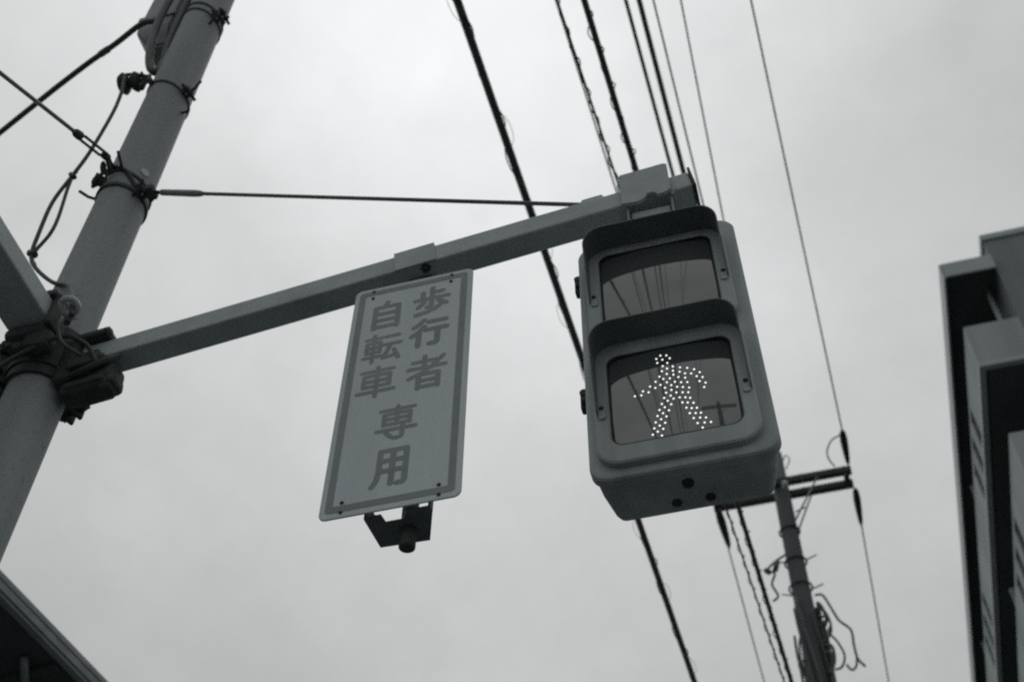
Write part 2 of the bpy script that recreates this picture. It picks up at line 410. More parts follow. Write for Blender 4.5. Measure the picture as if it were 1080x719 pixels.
b = MB(); b.box((-0.10, 0.0, -0.105), (0.045, 0.06, -0.062), 0.012, 2, AM); b.box((-0.085, -0.008, -0.098), (0.02, 0.068, -0.075), 0.008, 2, AM); b.box((0.0, 0.006, -0.112), (0.034, 0.054, -0.06), 0.006, 1, AM)
b.box((-0.06, -0.005, -0.085), (0.04, 0.064, -0.02), 0.012, 2, AM)
b.tube([AM @ Vector(q) for q in ((-0.09, 0.0, -0.05), (-0.04, -0.02, -0.07), (0.02, -0.018, -0.05), (0.05, 0.0, -0.02))], .009, 8)
b.build("brace_casting", dark_steel, ma)
# stay lug on top
b = MB(); b.box((1.243, 0.024, 0.066), (1.30, 0.046, 0.115), 0.004, 1, AM); b.box((1.235, 0.008, 0.065), (1.31, 0.058, 0.073), 0.002, 1, AM)
b.build("stay_lug", steel, ma)

# stay rod from the pole band to the lug
s0 = Vector((-1.60, 1.70, 4.855)); s1 = AM @ Vector((1.26, 0.035, 0.098)); dv = (s1 - s0).normalized()
st = thing("stay_rod", s0, "thin straight stay rod running from pole to the end of the long arm", "stay rod")
MB().cyl(s0 + dv * 0.15, s1, 0.0055, 8).build("rod", wire_mat, st)
MB().turn(s0 + dv * 0.035, dv, [(0, 0.004), (0.004, 0.0095), (0.13, 0.0105), (0.15, 0.009), (0.165, 0.005)], 12).build("turnbuckle", galv, st)
b = MB(); b.cyl(s0 - dv * 0.01, s0 + dv * 0.05, 0.006, 8); b.box(s0 - Vector((0.012, 0.022, 0.012)), s0 + Vector((0.012, 0.022, 0.012)), 0.003, 1)
b.build("clevis", dark_steel, st)

# second arm towards the viewer
a2 = thing("mast_arm", (-1.706, 1.63, 4.1), "short square steel arm at left edge pointing toward the viewer", "arm")
MB().box((-1.765, 0.42, 4.119), (-1.648, 1.60, 4.184), 0.006, 2).build("beam", steel, a2)
b = MB(); b.box((-1.762, 1.585, 4.075), (-1.64, 1.64, 4.117), 0.015); b.box((-1.76, 1.56, 4.187), (-1.635, 1.64, 4.205), 0.004); b.box((-1.755, 1.605, 4.05), (-1.65, 1.645, 4.20), 0.012)
b.turn((-1.672, 1.60, 4.20), (0, 0, 1), [(0, .03), (.02, .03), (.034, .022), (.04, .006)], 16); b.box((-1.70, 1.59, 4.03), (-1.63, 1.64, 4.09), 0.015)
b.box((-1.646, 1.575, 4.09), (-1.630, 1.64, 4.205), 0.005)
for xx in (-1.745, -1.70, -1.655): b.cyl((xx, 1.61, 4.055), (xx, 1.61, 4.08), 0.011, 6)
b.build("mounting_bracket", dark_steel, a2)
MB().box((-1.77, 0.412, 4.114), (-1.643, 0.418, 4.189), 0.001, 1).build("end_plate", dark_steel, a2)
e0 = Vector((-1.72, 1.622, 4.958)); e1 = Vector((-1.715, 0.60, 4.262)); ed = (e1 - e0).normalized()
MB().box((-1.735, 0.56, 4.185), (-1.695, 0.62, 4.275), 0.004, 1).build("stay_lug", steel, a2)
s2 = thing("stay_rod", e0, "stay rod with open turnbuckle at upper left of the pole", "stay rod")
MB().cyl(e0 + ed * 0.20, e1, 0.006, 8).build("rod", wire_mat, s2)
side = ed.cross(Vector((0, 0, 1))).normalized()
b = MB()
for sg in (-1, 1): b.tube([e0 + ed * 0.03, e0 + ed * 0.055 + side * sg * 0.011, e0 + ed * 0.17 + side * sg * 0.011, e0 + ed * 0.20], 0.0045, 8)
b.turn(e0 + ed * 0.175, ed, [(0, 0.006), (0.006, 0.014), (0.026, 0.013), (0.04, 0.006)], 10); b.turn(e0 + ed * 0.02, ed, [(0, 0.006), (0.006, 0.012), (0.024, 0.012), (0.034, 0.006)], 10)
b.build("turnbuckle", dark_steel, s2)
b = MB(); b.cyl(e0 + Vector((0.0, 0.02, -0.045)), e0 + ed * 0.03, 0.007, 8); b.torus(e0 + Vector((-0.02, 0.0, -0.03)), (1, 0.3, 0), 0.016, 0.005, 14, 6)
b.build("shackle", dark_steel, s2)

# ================================================================== pedestrian signal
X0, X1, Z0, Z1 = -0.321, 0.037, 3.299, 4.055
FY = 1.678
sg = thing("pedestrian_signal", (-0.142, 1.74, 3.308), "two-section pedestrian signal box with lit walking figure", "traffic signal")
def hloop(y, dx, dzb, dzt, r): return [(x, y, z) for x, z in rrect(X0 + dx, X1 - dx, Z0 + dzb, Z1 - dzt, r, 8)]
b2 = MB()
b2.loft([hloop(FY, .009, .009, .009, .032), hloop(FY + .0015, .003, .003, .003, .037), hloop(FY + .006, 0, 0, 0, .039), hloop(FY + .024, 0, .0, 0, .039),
         hloop(FY + .027, .003, .003, .003, .036), hloop(FY + .028, .008, .005, .006, .030), hloop(FY + .060, .013, .003, .008, .024), hloop(FY + .112, .026, .001, .016, .020), hloop(FY + .122, .030, .004, .02, .018), hloop(FY + .128, .040, .016, .03, .016)], True, True)
hz = b2.build("housing", housing_mat, sg)
# bottom fittings
for (x, y, r) in ((-0.145, 1.728, .011), (-0.174, 1.772, .010), (-0.11, 1.772, .010)):
    MB().turn((x, y, Z0 + 0.008), (0, 0, -1), [(0, r * 1.15), (0.004, r * 1.15), (0.0045, r), (0.010, r * 0.9), (0.0105, r * 0.3)], 16).build("drain_plug", black_rubber, hz)
# side latches at left
for z in (3.955, 3.565):
    b = MB(); b.box((X0 - 0.016, FY + 0.028, z - 0.024), (X0 + 0.012, FY + 0.05, z + 0.024), 0.004); b.cyl((X0 - 0.006, FY + 0.018, z + 0.012), (X0 - 0.006, FY + 0.06, z + 0.012), 0.009, 10)
    b.box((X0 - 0.012, FY + 0.014, z - 0.018), (X0 + 0.0, FY + 0.03, z - 0.004), 0.002, 1)
    b.build("latch", dark_steel, hz)
LX0, LX1 = -0.272, -0.019
DX0, DX1 = -0.302, 0.011
LEDS = [(-162, 3627), (-150, 3624), (-171, 3619), (-159, 3613), (-144, 3613), (-170, 3606), (-150, 3600), (-160, 3593), (-140, 3586), (-152, 3583), (-126, 3579), (-112, 3573), (-99, 3565), (-89, 3553), (-163, 3578), (-141, 3573), (-128, 3566), (-118, 3558), (-106, 3554), (-96, 3543), (-85, 3537), (-169, 3563), (-154, 3567), (-141, 3561), (-132, 3551), (-119, 3545), (-92, 3527), (-81, 3519), (-85, 3507), (-178, 3550), (-162, 3554), (-149, 3552), (-140, 3539), (-128, 3534), (-116, 3531), (-190, 3539), (-169, 3538), (-156, 3542), (-148, 3531), (-137, 3523), (-126, 3519), (-114, 3514), (-205, 3529), (-180, 3532), (-161, 3527), (-149, 3517), (-140, 3507), (-128, 3504), (-117, 3501), (-222, 3519), (-209, 3518), (-194, 3523), (-160, 3512), (-152, 3501), (-147, 3491), (-135, 3491), (-124, 3488), (-115, 3484), (-165, 3498), (-159, 3488), (-153, 3476), (-131, 3475), (-121, 3472), (-110, 3468), (-171, 3482), (-166, 3471), (-159, 3460), (-125, 3458), (-115, 3454), (-105, 3452), (-177, 3466), (-171, 3455), (-165, 3444), (-120, 3441), (-109, 3438), (-99, 3436), (-182, 3450), (-176, 3439), (-169, 3427), (-114, 3425), (-102, 3423), (-91, 3420), (-187, 3433), (-180, 3422), (-174, 3411), (-108, 3409), (-95, 3407), (-83, 3405), (-191, 3417), (-185, 3406), (-178, 3393), (-100, 3394), (-98, 3387), (-195, 3400)]
for (dz0, dz1, lz0, lz1, lit) in ((3.700, 4.034, 3.748, 4.010, False), (3.338, 3.690, 3.385, 3.650, True)):
    # door: a raised rounded frame round the lens opening
    yf = FY - 0.016; kk = yf / 1.678
    dz0, dz1, lz0, lz1 = [1.6 + (q - 1.6) * kk for q in (dz0, dz1, lz0, lz1)]
    D0 = rrect(DX0, DX1, dz0, dz1, .046, 8); I0 = rrect(LX0, LX1, lz0, lz1, .026, 8)
    D1 = rrect(DX0 + .004, DX1 - .004, dz0 + .004, dz1 - .004, .043, 8)
    b = MB()
    lp = [[(x, FY - .0002, z) for x, z in D0], [(x, yf + .003, z) for x, z in D0], [(x, yf, z) for x, z in D1], [(x, yf, z) for x, z in rrect(LX0 - .003, LX1 + .003, lz0 - .003, lz1 + .003, .029, 8)], [(x, yf + .003, z) for x, z in I0], [(x, FY - .0002, z) for x, z in I0]]
    b.loft(lp, False, False)
    dr = b.build("door", housing_mat, sg)
    # lens, with a black gasket round it
    mx, mz = (LX0 + LX1) / 2, (lz0 + lz1) / 2; RL = 1.1
    ly = lambda x, z: yf - .0025 + RL - math.sqrt(RL * RL - (x - mx) ** 2 - (z - mz) ** 2)
    ol = rrect(LX0 + .0035, LX1 - .0035, lz0 + .0035, lz1 - .0035, .023, 8); outl = []
    for (ax_, az_), (bx_, bz_) in zip(ol, ol[1:] + ol[:1]):
        nn_ = max(1, int(math.hypot(bx_ - ax_, bz_ - az_) / .006))
        outl += [(ax_ + (bx_ - ax_) * i / nn_, az_ + (bz_ - az_) * i / nn_) for i in range(nn_)]
    loops = []
    for t in [i / 40 for i in range(40, 0, -1)]: loops.append([(mx + (x - mx) * t, ly(mx + (x - mx) * t, mz + (z - mz) * t), mz + (z - mz) * t) for x, z in outl])
    loops.append([(mx + (x - mx) * .004, yf - .0025, mz + (z - mz) * .004) for x, z in outl])
    b = MB(); b.loft([[(x, FY - .0004, z) for x, z in outl]] + loops, True, True, True)
    for f in b.bm.faces:
        if len(f.verts) > 4: f.smooth = False
    ln = b.build("lens", lens_mat, dr)
    b = MB(); rsheet(b, rrect(LX0 + .0001, LX1 - .0001, lz0 + .0001, lz1 - .0001, .0258, 8), rrect(LX0 + .0034, LX1 - .0034, lz0 + .0034, lz1 - .0034, .0231, 8), yf + .0035, FY - .0003)
    b.build("gasket", black_rubber, dr)
    if lit:
        b = MB()
        for (x, z) in LEDS:
            x, z = x / 1000, z / 1000; y = ly(x, z - .025); x, z = x * y / 1.684, 1.6 + (z - 1.6) * y / 1.684; y = ly(x, z) - .0002
            prof = [(0.0, .0021), (.0007, .0019), (.0012, .0013), (.0015, .0004)]
            b.turn((x, y, z), (0, -1, 0), prof, 10)
        b.build("walking_figure", led_mat, ln, kind="stuff", label="walking figure made of small lit white dots")
    # hood: U-shaped visor following the door outline, deep at top, tapering down the sides
    hx0, hx1, zt, r = DX0 + .006, DX1 - .006, dz1 - .002, .045
    zend = lz0 + 0.088
    path = [(hx0, zend)]
    n = 5
    for i in range(1, n + 1): path.append((hx0, zend + (zt - r - zend) * i / n))
    for i in range(1, 9): a = math.radians(180 - 90 * i / 8); path.append((hx0 + r + r * math.cos(a), zt - r + r * math.sin(a)))
    for i in range(1, 9): path.append((hx0 + r + (hx1 - hx0 - 2 * r) * i / 8, zt))
    for i in range(1, 9): a = math.radians(90 - 90 * i / 8); path.append((hx1 - r + r * math.cos(a), zt - r + r * math.sin(a)))
    for i in range(1, n + 1): path.append((hx1, zt - r + (zend - zt + r) * i / n))
    cx, cz = (hx0 + hx1) / 2, (zt + zend) / 2 - 0.03
    b = MB(); loops = []
    for (x, z) in path:
        t = max(0, min(1, (z - zend) / (zt - zend)))
        pr = 0.014 + 0.050 * (t ** 0.8)
        drop = 0.0
        nx, nz = (0, 1)
        if z < zt - r - 1e-6: nx, nz = ((-1 if x < cx else 1), 0)
        elif z < zt - 1e-6 or x < hx0 + r or x > hx1 - r:
            ox = hx0 + r if x < cx else hx1 - r; v = Vector((x - ox, z - (zt - r))).normalized(); nx, nz = v.x, v.y
        th = 0.003
        yb = yf + 0.0035
        loops.append([(x, yb, z), (x - nx * 0.0, yf - pr, z), (x - nx * th, yf - pr, z - nz * th), (x - nx * th, yb, z - nz * th)])
    b.loft(loops, True, True)
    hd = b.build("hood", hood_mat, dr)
    # screw tabs at the hood's lower ends
    for x, sgn in ((hx0 + .010, 1), (hx1 - .010, -1)):
        b = MB(); b.loft([[(u, yf - .0005, w) for u, w in rrect(x - .008, x + .008, zend - .012, zend + .03, .0075, 4)], [(u, yf - .004, w) for u, w in rrect(x - .0075, x + .0075, zend - .0115, zend + .0295, .007, 4)]])
        tb = b.build("hood_tab", housing_mat, hd)
        MB().turn((x, yf - .004, zend + .018), (0, -1, 0), [(0, .005), (.002, .005), (.003, .003)], 10).build("screw", black_rubber, dr)
# hanger: clamp plates round the arm and neck down to the housing
b = MB()
hp = [(-.206, 4.200), (-.209, 4.319), (-.203, 4.327), (-.096, 4.338), (-.088, 4.332), (-.087, 4.224), (-.100, 4.213), (-.118, 4.208), (-.127, 4.222), (-.143, 4.222), (-.153, 4.205), (-.168, 4.196)]
zc = lambda x: 4.056 + SL * (x + 1.534)
b.prism(hp, lambda u, v, t: (u, t, v), 1.676, 1.686)
cp = b.build("hanger_clamp", steel, sg)
b = MB(); b.prism(hp, lambda u, v, t: (u, t, v), 1.758, 1.768)
b.build("hanger_back_plate", steel, sg)
b = MB(); b.box((-0.19, 1.702, 4.04), (-0.095, 1.748, 4.192), 0.004)
b.build("hanger_neck", steel, sg)
for x in (-0.200, -0.084):
    MB().cyl((x, 1.684, zc(x) - 0.016), (x, 1.765, zc(x) - 0.016), 0.006, 8).build("bolt", galv, sg)
MB().box((-0.199, 1.690, 4.10), (-0.193, 1.75, 4.20), .001, 1).build("side_plate", galv, sg)
MB().box((-0.092, 1.690, 4.10), (-0.086, 1.75, 4.21), .001, 1).build("side_plate", galv, sg)

# ================================================================== supplementary sign under the arm
SX0, SX1, SZ0, SZ1 = -0.866, -0.574, 3.337, 4.084
SY = 1.685
sn = thing("hanging_sign", (-0.72, 1.71, 3.335), "tall white Japanese sign plate hanging under the arm", "sign")
b = MB()
b.loft([[(x, SY + .0035, z) for x, z in rrect(SX0, SX1, SZ0, SZ1, .016)], [(x, SY + .0008, z) for x, z in rrect(SX0, SX1, SZ0, SZ1, .016)], [(x, SY, z) for x, z in rrect(SX0 + .001, SX1 - .001, SZ0 + .001, SZ1 - .001, .015)]])
pl = b.build("plate", sign_white, sn)
b = MB(); rsheet(b, rrect(SX0 + .012, SX1 - .013, SZ0 + .015, SZ1 - .012, .009), rrect(SX0 + .027, SX1 - .028, SZ0 + .032, SZ1 - .028, .003), SY - .0008, SY - .0001)
b.build("border_line", sign_ink, pl)
GLYPHS = {
 "walk": (12, [[(50,100),(50,60)],[(50,82),(80,82)],[(24,86),(24,60)],[(4,59),(96,59)],[(50,55),(50,30),(46,26),(38,26)],[(28,46),(13,29)],[(70,47),(91,30)],[(80,32),(62,15),(38,6),(9,1)]]),
 "go": (13, [[(34,98),(22,84),(8,74)],[(36,72),(22,54),(4,41)],[(23,54),(23,0)],[(48,88),(94,88)],[(42,58),(98,58)],[(74,58),(74,9),(70,3),(54,3)]]),
 "person": (11, [[(14,84),(72,84)],[(43,100),(43,64)],[(4,64),(96,64)],[(90,93),(62,64),(38,48),(7,35)],[(31,43),(31,1)],[(31,43),(80,43),(80,1)],[(31,23),(80,23)],[(31,4),(80,4)]]),
 "self": (12, [[(50,100),(42,84)],[(12,82),(12,0)],[(12,82),(88,82),(88,0)],[(12,56),(88,56)],[(12,30),(88,30)],[(12,5),(88,5)]]),
 "turn": (9.5, [[(4,87),(48,87)],[(26,100),(26,0)],[(8,72),(8,35)],[(8,72),(44,72),(44,35)],[(8,54),(44,54)],[(8,36),(44,36)],[(2,19),(50,19)],[(58,88),(94,88)],[(52,58),(100,58)],[(74,58),(66,34),(56,9)],[(56,9),(92,15)],[(84,36),(98,2)]]),
 "vehicle": (10, [[(8,88),(92,88)],[(50,100),(50,0)],[(16,73),(16,35)],[(16,73),(84,73),(84,35)],[(16,54),(84,54)],[(16,36),(84,36)],[(2,17),(98,17)]]),
 "only": (9.5, [[(8,91),(92,91)],[(50,100),(50,45)],[(18,78),(18,45)],[(18,78),(82,78),(82,45)],[(18,62),(82,62)],[(18,46),(82,46)],[(2,29),(98,29)],[(66,41),(66,7),(61,2),(46,2)],[(26,20),(39,7)]]),
 "use": (12, [[(18,96),(18,40),(14,17),(4,1)],[(18,96),(86,96),(86,9),(81,3),(68,3)],[(18,68),(86,68)],[(18,40),(86,40)],[(52,96),(52,4)]]),
}
def glyph(key, x, z, w, h):
    wid, strokes = GLYPHS[key]; b = MB(); hw = wid / 100 * 0.055
    k = 0
    for st_ in strokes:
        P = [Vector((x + (u / 100 - .5) * (w - .008), z + (v / 100 - .5) * (h - .008))) for u, v in st_]
        for p0, p1 in zip(P[:-1], P[1:]):      # each segment a round-ended bar, a hair above the one before
            a0 = math.atan2((p1 - p0).y, (p1 - p0).x); outline = []
            for c, t0 in ((p1, -90), (p0, 90)):
                for t in range(7):
                    a = a0 + math.radians(t0 + 30 * t); outline.append(c + Vector((math.cos(a), math.sin(a))) * hw)
            b.loft([[(q.x, SY - .0001, q.y) for q in outline], [(q.x, SY - .0003 - .00004 * k, q.y) for q in outline]], False, True)
            k += 1
    return b.build("character", sign_ink, pl)
for ch, x, z, w, h in (("walk", -.671, 3.984, .090, .098), ("go", -.671, 3.868, .090, .096), ("person", -.668, 3.728, .094, .108),
                       ("self", -.780, 3.966, .078, .098), ("turn", -.780, 3.845, .090, .098), ("vehicle", -.782, 3.727, .090, .100),
                       ("only", -.724, 3.582, .092, .102), ("use", -.724, 3.450, .086, .106)):
    glyph(ch, x, z + .004, w * 1.05, h * 1.05)
for (x, z) in ((-.820, 4.070), (-.820, 4.044), (-.626, 4.071), (-.627, 4.046), (-.820, 3.376), (-.820, 3.350), (-.620, 3.376), (-.619, 3.349)):
    MB().turn((x, SY - .0002, z), (0, -1, 0), [(0, .0042), (.0018, .004), (.003, .002)], 10).build("rivet", black_rubber, pl)
# stiffening channels on the back
for z in (4.058, 3.363):
    MB().box((SX0 + .03, SY + .0037, z - .012), (SX1 - .03, SY + .014, z + .012), .002, 1).build("back_channel", galv, sn)
# hanger pipe, band round the arm, lower U bracket
hx, hy = -0.700, 1.750
MB().turn((hx, hy, 3.285), (0, 0, 1), [(0, .012), (.004, .0165), (.03, .0165), (.86, .0165)], 20).build("hanger_pipe", dark_steel, sn)
xa = (-0.775 + 1.534) / math.cos(ARM_A); xb = (-0.672 + 1.534) / math.cos(ARM_A)
b = MB()
b.box((xa, -0.005, -0.004), (xb, -0.0005, 0.069), .001, 1, AM); b.box((xa, -0.005, 0.0652), (xb, 0.07, 0.070), .001, 1, AM); b.box((xa, 0.0645, -0.004), (xb, 0.069, 0.069), .001, 1, AM)
b.build("arm_band", steel, sn)
b = MB(); b.box((xa + .02, 0.035, -0.02), (xb - .02, 0.060, -0.0045), .002, 1, AM); b.bolt(AM @ Vector((xb - .03, 0.012, -0.0045)), (0, 0, -1), .008, .010)
b.build("arm_saddle", dark_steel, sn)
bz0, bz1 = 3.335, 3.38
b = MB()
b.box((-0.776, 1.6995, bz0), (-0.738, 1.725, bz1), .001, 1)
lp = [(-.776, 1.70), (-.770, 1.785), (-.668, 1.789), (-.640, 1.715), (-.642, 1.70), (-.690, 1.70), (-.703, 1.722), (-.738, 1.722), (-.741, 1.70)]
b2 = MB(); b2.prism(lp, lambda u, v, t: (u, v, t), bz0, bz0 + .006)
b2.box((-.645, 1.70, bz0 + .002), (-.640, 1.716, bz1)); b.bm.free()
b2.loft([[(-.642, 1.715, bz0 + .006), (-.670, 1.788, bz0 + .006), (-.674, 1.786, bz0 + .006), (-.646, 1.713, bz0 + .006)], [(-.642, 1.715, bz1 + .02), (-.670, 1.788, bz1), (-.674, 1.786, bz1), (-.646, 1.713, bz1 + .02)]])
b2.loft([[(-.776, 1.70, bz0 + .006), (-.770, 1.784, bz0 + .006), (-.766, 1.784, bz0 + .006), (-.772, 1.70, bz0 + .006)], [(-.776, 1.70, bz1), (-.770, 1.784, bz1), (-.766, 1.784, bz1), (-.772, 1.70, bz1)]])
b2.build("lower_bracket", mat("bracket_zinc", 0.17, 0.6, 0.2, 20, 0.2, 80), sn)

# ================================================================== fittings on the left pole
jb = thing("equipment_box", (-1.9, 1.80, 5.9), "pale weathered equipment box strapped to the top of the left pole", "box")
b = MB()
def bl(z, x0, x1, y0, y1): return [(x0, y0, z), (x1, y0, z), (x1, y1, z), (x0, y1, z)]
b.loft([bl(6.04, -1.925, -1.845, 1.73, 1.82), bl(6.14, -1.985, -1.84, 1.70, 1.86), bl(6.85, -1.99, -1.84, 1.70, 1.86), bl(6.90, -1.97, -1.845, 1.71, 1.85)])
bmesh.ops.bevel(b.bm, geom=b.bm.edges[:], offset=0.008, segments=2, affect='EDGES')
b.build("body", box_mat, jb)
MB().box((-1.838, 1.70, 6.1), (-1.778, 1.75, 6.7), .006).build("mounting_channel", dark_steel, jb)
MB().box((-1.992, 1.692, 6.22), (-1.836, 1.699, 6.25), .002, 1).build("strap", galv, jb)
lpn = MB(); lpn.tube(smooth_pts([(-1.84, 1.655, 6.9), (-1.85, 1.655, 6.3), (-1.85, 1.655, 6.05), (-1.825, 1.655, 5.83), (-1.80, 1.665, 5.70), (-1.772, 1.675, 5.66), (-1.765, 1.68, 5.70), (-1.775, 1.69, 5.80), (-1.795, 1.69, 5.95), (-1.80, 1.69, 6.5), (-1.80, 1.69, 6.9)], 6), 0.0145, 12)
tag(lpn.build("cable_loop", cable_black, base=(-1.78, 1.66, 5.66)), "fat black cable loop hanging beside the box on the left pole", "cable")
thk = MB(); thk.tube(smooth_pts([(-1.86, 1.66, 6.09), (-1.93, 1.66, 6.10), (-2.05, 1.70, 6.08), (-2.26, 1.775, 6.09), (-2.68, 1.94, 6.10), (-4.5, 2.68, 6.2), (-9, 4.5, 6.5)], 6), 0.011, 10)
thk.tube([(-2.09, 1.715, 6.085), (-2.13, 1.728, 6.086)], 0.0135, 10)
tag(thk.build("service_cable", cable_black, base=(-1.86, 1.66, 6.09)), "thick black cable slanting down from the equipment box to the left edge", "cable")
# spool insulator and drop cable
si = thing("spool_insulator", (-1.87, 1.70, 5.62), "small dark spool insulator sticking out from the left side of pole", "insulator")
MB().turn((-1.915, 1.69, 5.668), (1, 0.05, -0.06), [(0, .006), (.002, .032), (.016, .040), (.026, .032), (.033, .020), (.042, .020), (.049, .030), (.060, .037), (.073, .029), (.075, .008)], 18).build("spool", dark_steel, si)
b = MB(); b.cyl((-1.915, 1.695, 5.663), (-1.775, 1.70, 5.645), .0055, 8); b.box((-1.838, 1.69, 5.62), (-1.822, 1.712, 5.685), .003, 1)
b.tube([(-1.83, 1.69, 5.625), (-1.81, 1.685, 5.60), (-1.79, 1.68, 5.63)], .006, 8); b.tube([(-1.83, 1.70, 5.68), (-1.80, 1.68, 5.66), (-1.775, 1.665, 5.60), (-1.735, 1.65, 5.52)], .006, 8)
b.build("clevis", dark_steel, si)
dc = MB()
dc.tube(smooth_pts([(-1.80, 1.69, 5.67), (-1.885, 1.67, 5.69), (-1.875, 1.66, 5.62), (-1.862, 1.66, 5.55), (-1.852, 1.66, 5.39), (-1.864, 1.66, 5.139), (-1.885, 1.66, 5.0)], 5), .0065, 8)
dc.tube(smooth_pts([(-1.880, 1.662, 5.03), (-1.887, 1.66, 4.99), (-1.902, 1.655, 4.85), (-1.892, 1.655, 4.68), (-1.884, 1.66, 4.58), (-1.848, 1.66, 4.506), (-1.76, 1.655, 4.40), (-1.66, 1.62, 4.30), (-1.58, 1.57, 4.14), (-1.56, 1.57, 4.08)], 5), .0062, 8)
dc.tube(smooth_pts([(-1.884, 1.66, 5.01), (-1.882, 1.665, 4.93), (-1.862, 1.665, 4.77), (-1.862, 1.665, 4.68), (-1.884, 1.664, 4.585), (-1.852, 1.662, 4.515)], 5), .0055, 8)
dc.tube([(-1.893, 1.66, 4.592), (-1.872, 1.66, 4.575)], .011, 8); dc.tube([(-1.893, 1.66, 5.015), (-1.874, 1.66, 4.99)], .0085, 8)
tag(dc.build("drop_cable", cable_grey, base=(-1.87, 1.66, 4.2)), "split black drop cable hanging in a loop left of the pole", "cable")
rg = thing("porcelain_ring", (-1.575, 1.57, 4.12), "pale porcelain cable ring above the arm joint on left pole", "cable ring")
MB().torus((-1.575, 1.565, 4.115), (0.15, -0.35, -0.9), .020, .0085, 26, 10).build("ring", porcelain, rg)
MB().tube([(-1.60, 1.62, 4.15), (-1.585, 1.59, 4.11), (-1.57, 1.575, 4.06)], .008, 8).build("hook", dark_steel, rg)

# small clamp tail at far left of the collar
b = MB(); b.box((-1.845, 1.665, 3.965), (-1.77, 1.70, 3.985), .006); b.cyl((-1.825, 1.68, 3.93), (-1.825, 1.68, 3.99), .012, 8)
b.build("clamp_tail", dark_steel, cl)
b = MB(); b.tube(smooth_pts([(-1.83, 1.67, 3.96), (-1.79, 1.63, 3.985), (-1.74, 1.612, 4.0), (-1.67, 1.605, 4.03), (-1.60, 1.61, 4.06), (-1.55, 1.64, 4.05), (-1.52, 1.67, 4.0)], 5), .006, 8)
b.tube(smooth_pts([(-1.62, 1.60, 4.13), (-1.61, 1.59, 4.08), (-1.585, 1.60, 4.02), (-1.54, 1.63, 3.99)], 5), .005, 8)
tag(b.build("feeder_cable", cable_grey, base=(-1.67, 1.585, 4.0)), "thin cable wrapped across the bolted arm joint on left pole", "cable")

# ================================================================== utility poles
def lineman_pole(base, label, top, lean=0.0):
    bx, by = base
    up = thing("utility_pole", (bx, by, 0), label, "utility pole", "utility poles carrying the overhead lines")
    MB().tube([(bx - lean * (12 - top * i / 12), by, top * i / 12) for i in range(13)], [0.16 - 0.0062 * i for i in range(13)], 28).build("shaft", concrete_pole, up)
    for (dy, x0, x1) in ((-0.11, -0.79, 0.80), (0.11, -0.79, 0.80)):
        c = MB().box((bx + x0, by + dy - 0.04, 11.955), (bx + x1, by + dy + 0.04, 12.035), .006).build("crossarm", dark_steel, up)
        b = MB()
        for xx in (-0.72, -0.25, 0.25, 0.72): b.cyl((bx + xx, by + dy, 11.93), (bx + xx, by + dy, 12.07), .012, 8)
        b.build("bolt", galv, c)
    for xx in (-0.74, 0.74): MB().box((bx + xx - .03, by - .095, 11.965), (bx + xx + .03, by + .095, 12.02), .004, 1).build("arm_tie", dark_steel, up)
    for sg_ in (1,):
        b = MB(); b.cyl((bx + sg_ * 0.42, by - .135, 11.96), (bx + sg_ * 0.05, by - .11, 11.35), .011, 8); b.cyl((bx + sg_ * 0.32, by + .135, 11.96), (bx + sg_ * 0.05, by + .11, 11.35), .011, 8)
        b.build("brace", galv, up)
    for r, z in ((0.122, 11.34), (0.128, 10.9), (0.132, 10.55)): MB().torus((bx - lean * (12 - z), by, z), (0, 0, 1), r - .012, .011, 28, 6).build("pole_band", dark_steel, up)
    for z, s_ in ((10.9, -1), (10.9, 1), (10.45, -1), (10.5, 1), (11.6, 1)):
        MB().cyl((bx + s_ * .1, by - .02, z), (bx + s_ * .22, by - .05, z + .02), .008, 8).build("step_bolt", galv, up)
    for (xx, zz) in ((-0.03, 12.08), (0.05, 11.82)):
        MB().turn((bx + xx, by - .20, zz), (0, -1, 0), [(0, .02), (.01, .038), (.03, .04), (.035, .025), (.05, .025), (.055, .04), (.075, .038), (.085, .018)], 16).build("insulator", porcelain, up)
    return up
FX, FYP = 0.118, 10.92
fp = lineman_pole((FX, FYP), "utility pole behind the signal with double crossarm and tangled cables", 12.55, 0.011)
# tangled cables on the far pole's shaft
b = MB(); rr = random.Random(3)
for i in range(13):
    a = rr.uniform(0, 6.28); r = .132 + .02 * rr.random()
    zt = rr.uniform(9.9, 10.35); pts = []
    for k in range(9): pts.append((FX - .011 * (12 - zt + k * .22) + math.cos(a + k * .12) * (r + .02 * rr.random()), FYP + math.sin(a + k * .12) * r - .01, zt - k * .22))
    b.tube(smooth_pts(pts, 3), rr.choice((.014, .018, .022)), 7)
b.build("cable_bundle", cable_black, fp)
b = MB()
b.tube(smooth_pts([(FX + 0.106, FYP - .1, 10.35), (FX + 0.187, FYP - .1, 10.33), (FX + 0.249, FYP - .1, 10.12), (FX + 0.292, FYP - .1, 9.98), (FX + 0.379, FYP - .1, 9.85), (FX + 0.373, FYP - .1, 9.66), (FX + 0.379, FYP - .1, 9.50), (FX + 0.429, FYP - .1, 9.40)], 5), .013, 7)
b.tube(smooth_pts([(FX + 0.112, FYP - .12, 10.16), (FX + 0.174, FYP - .12, 10.1), (FX + 0.199, FYP - .12, 9.95), (FX + 0.162, FYP - .12, 9.85), (FX + 0.224, FYP - .12, 9.72), (FX + 0.261, FYP - .12, 9.55), (FX + 0.212, FYP - .12, 9.42), (FX + 0.143, FYP - .12, 9.4)], 5), .012, 7)
b.tube(smooth_pts([(FX + 0.261, FYP - .1, 9.45), (FX + 0.298, FYP - .1, 9.38), (FX + 0.348, FYP - .1, 9.42), (FX + 0.373, FYP - .1, 9.52)], 5), .012, 7)
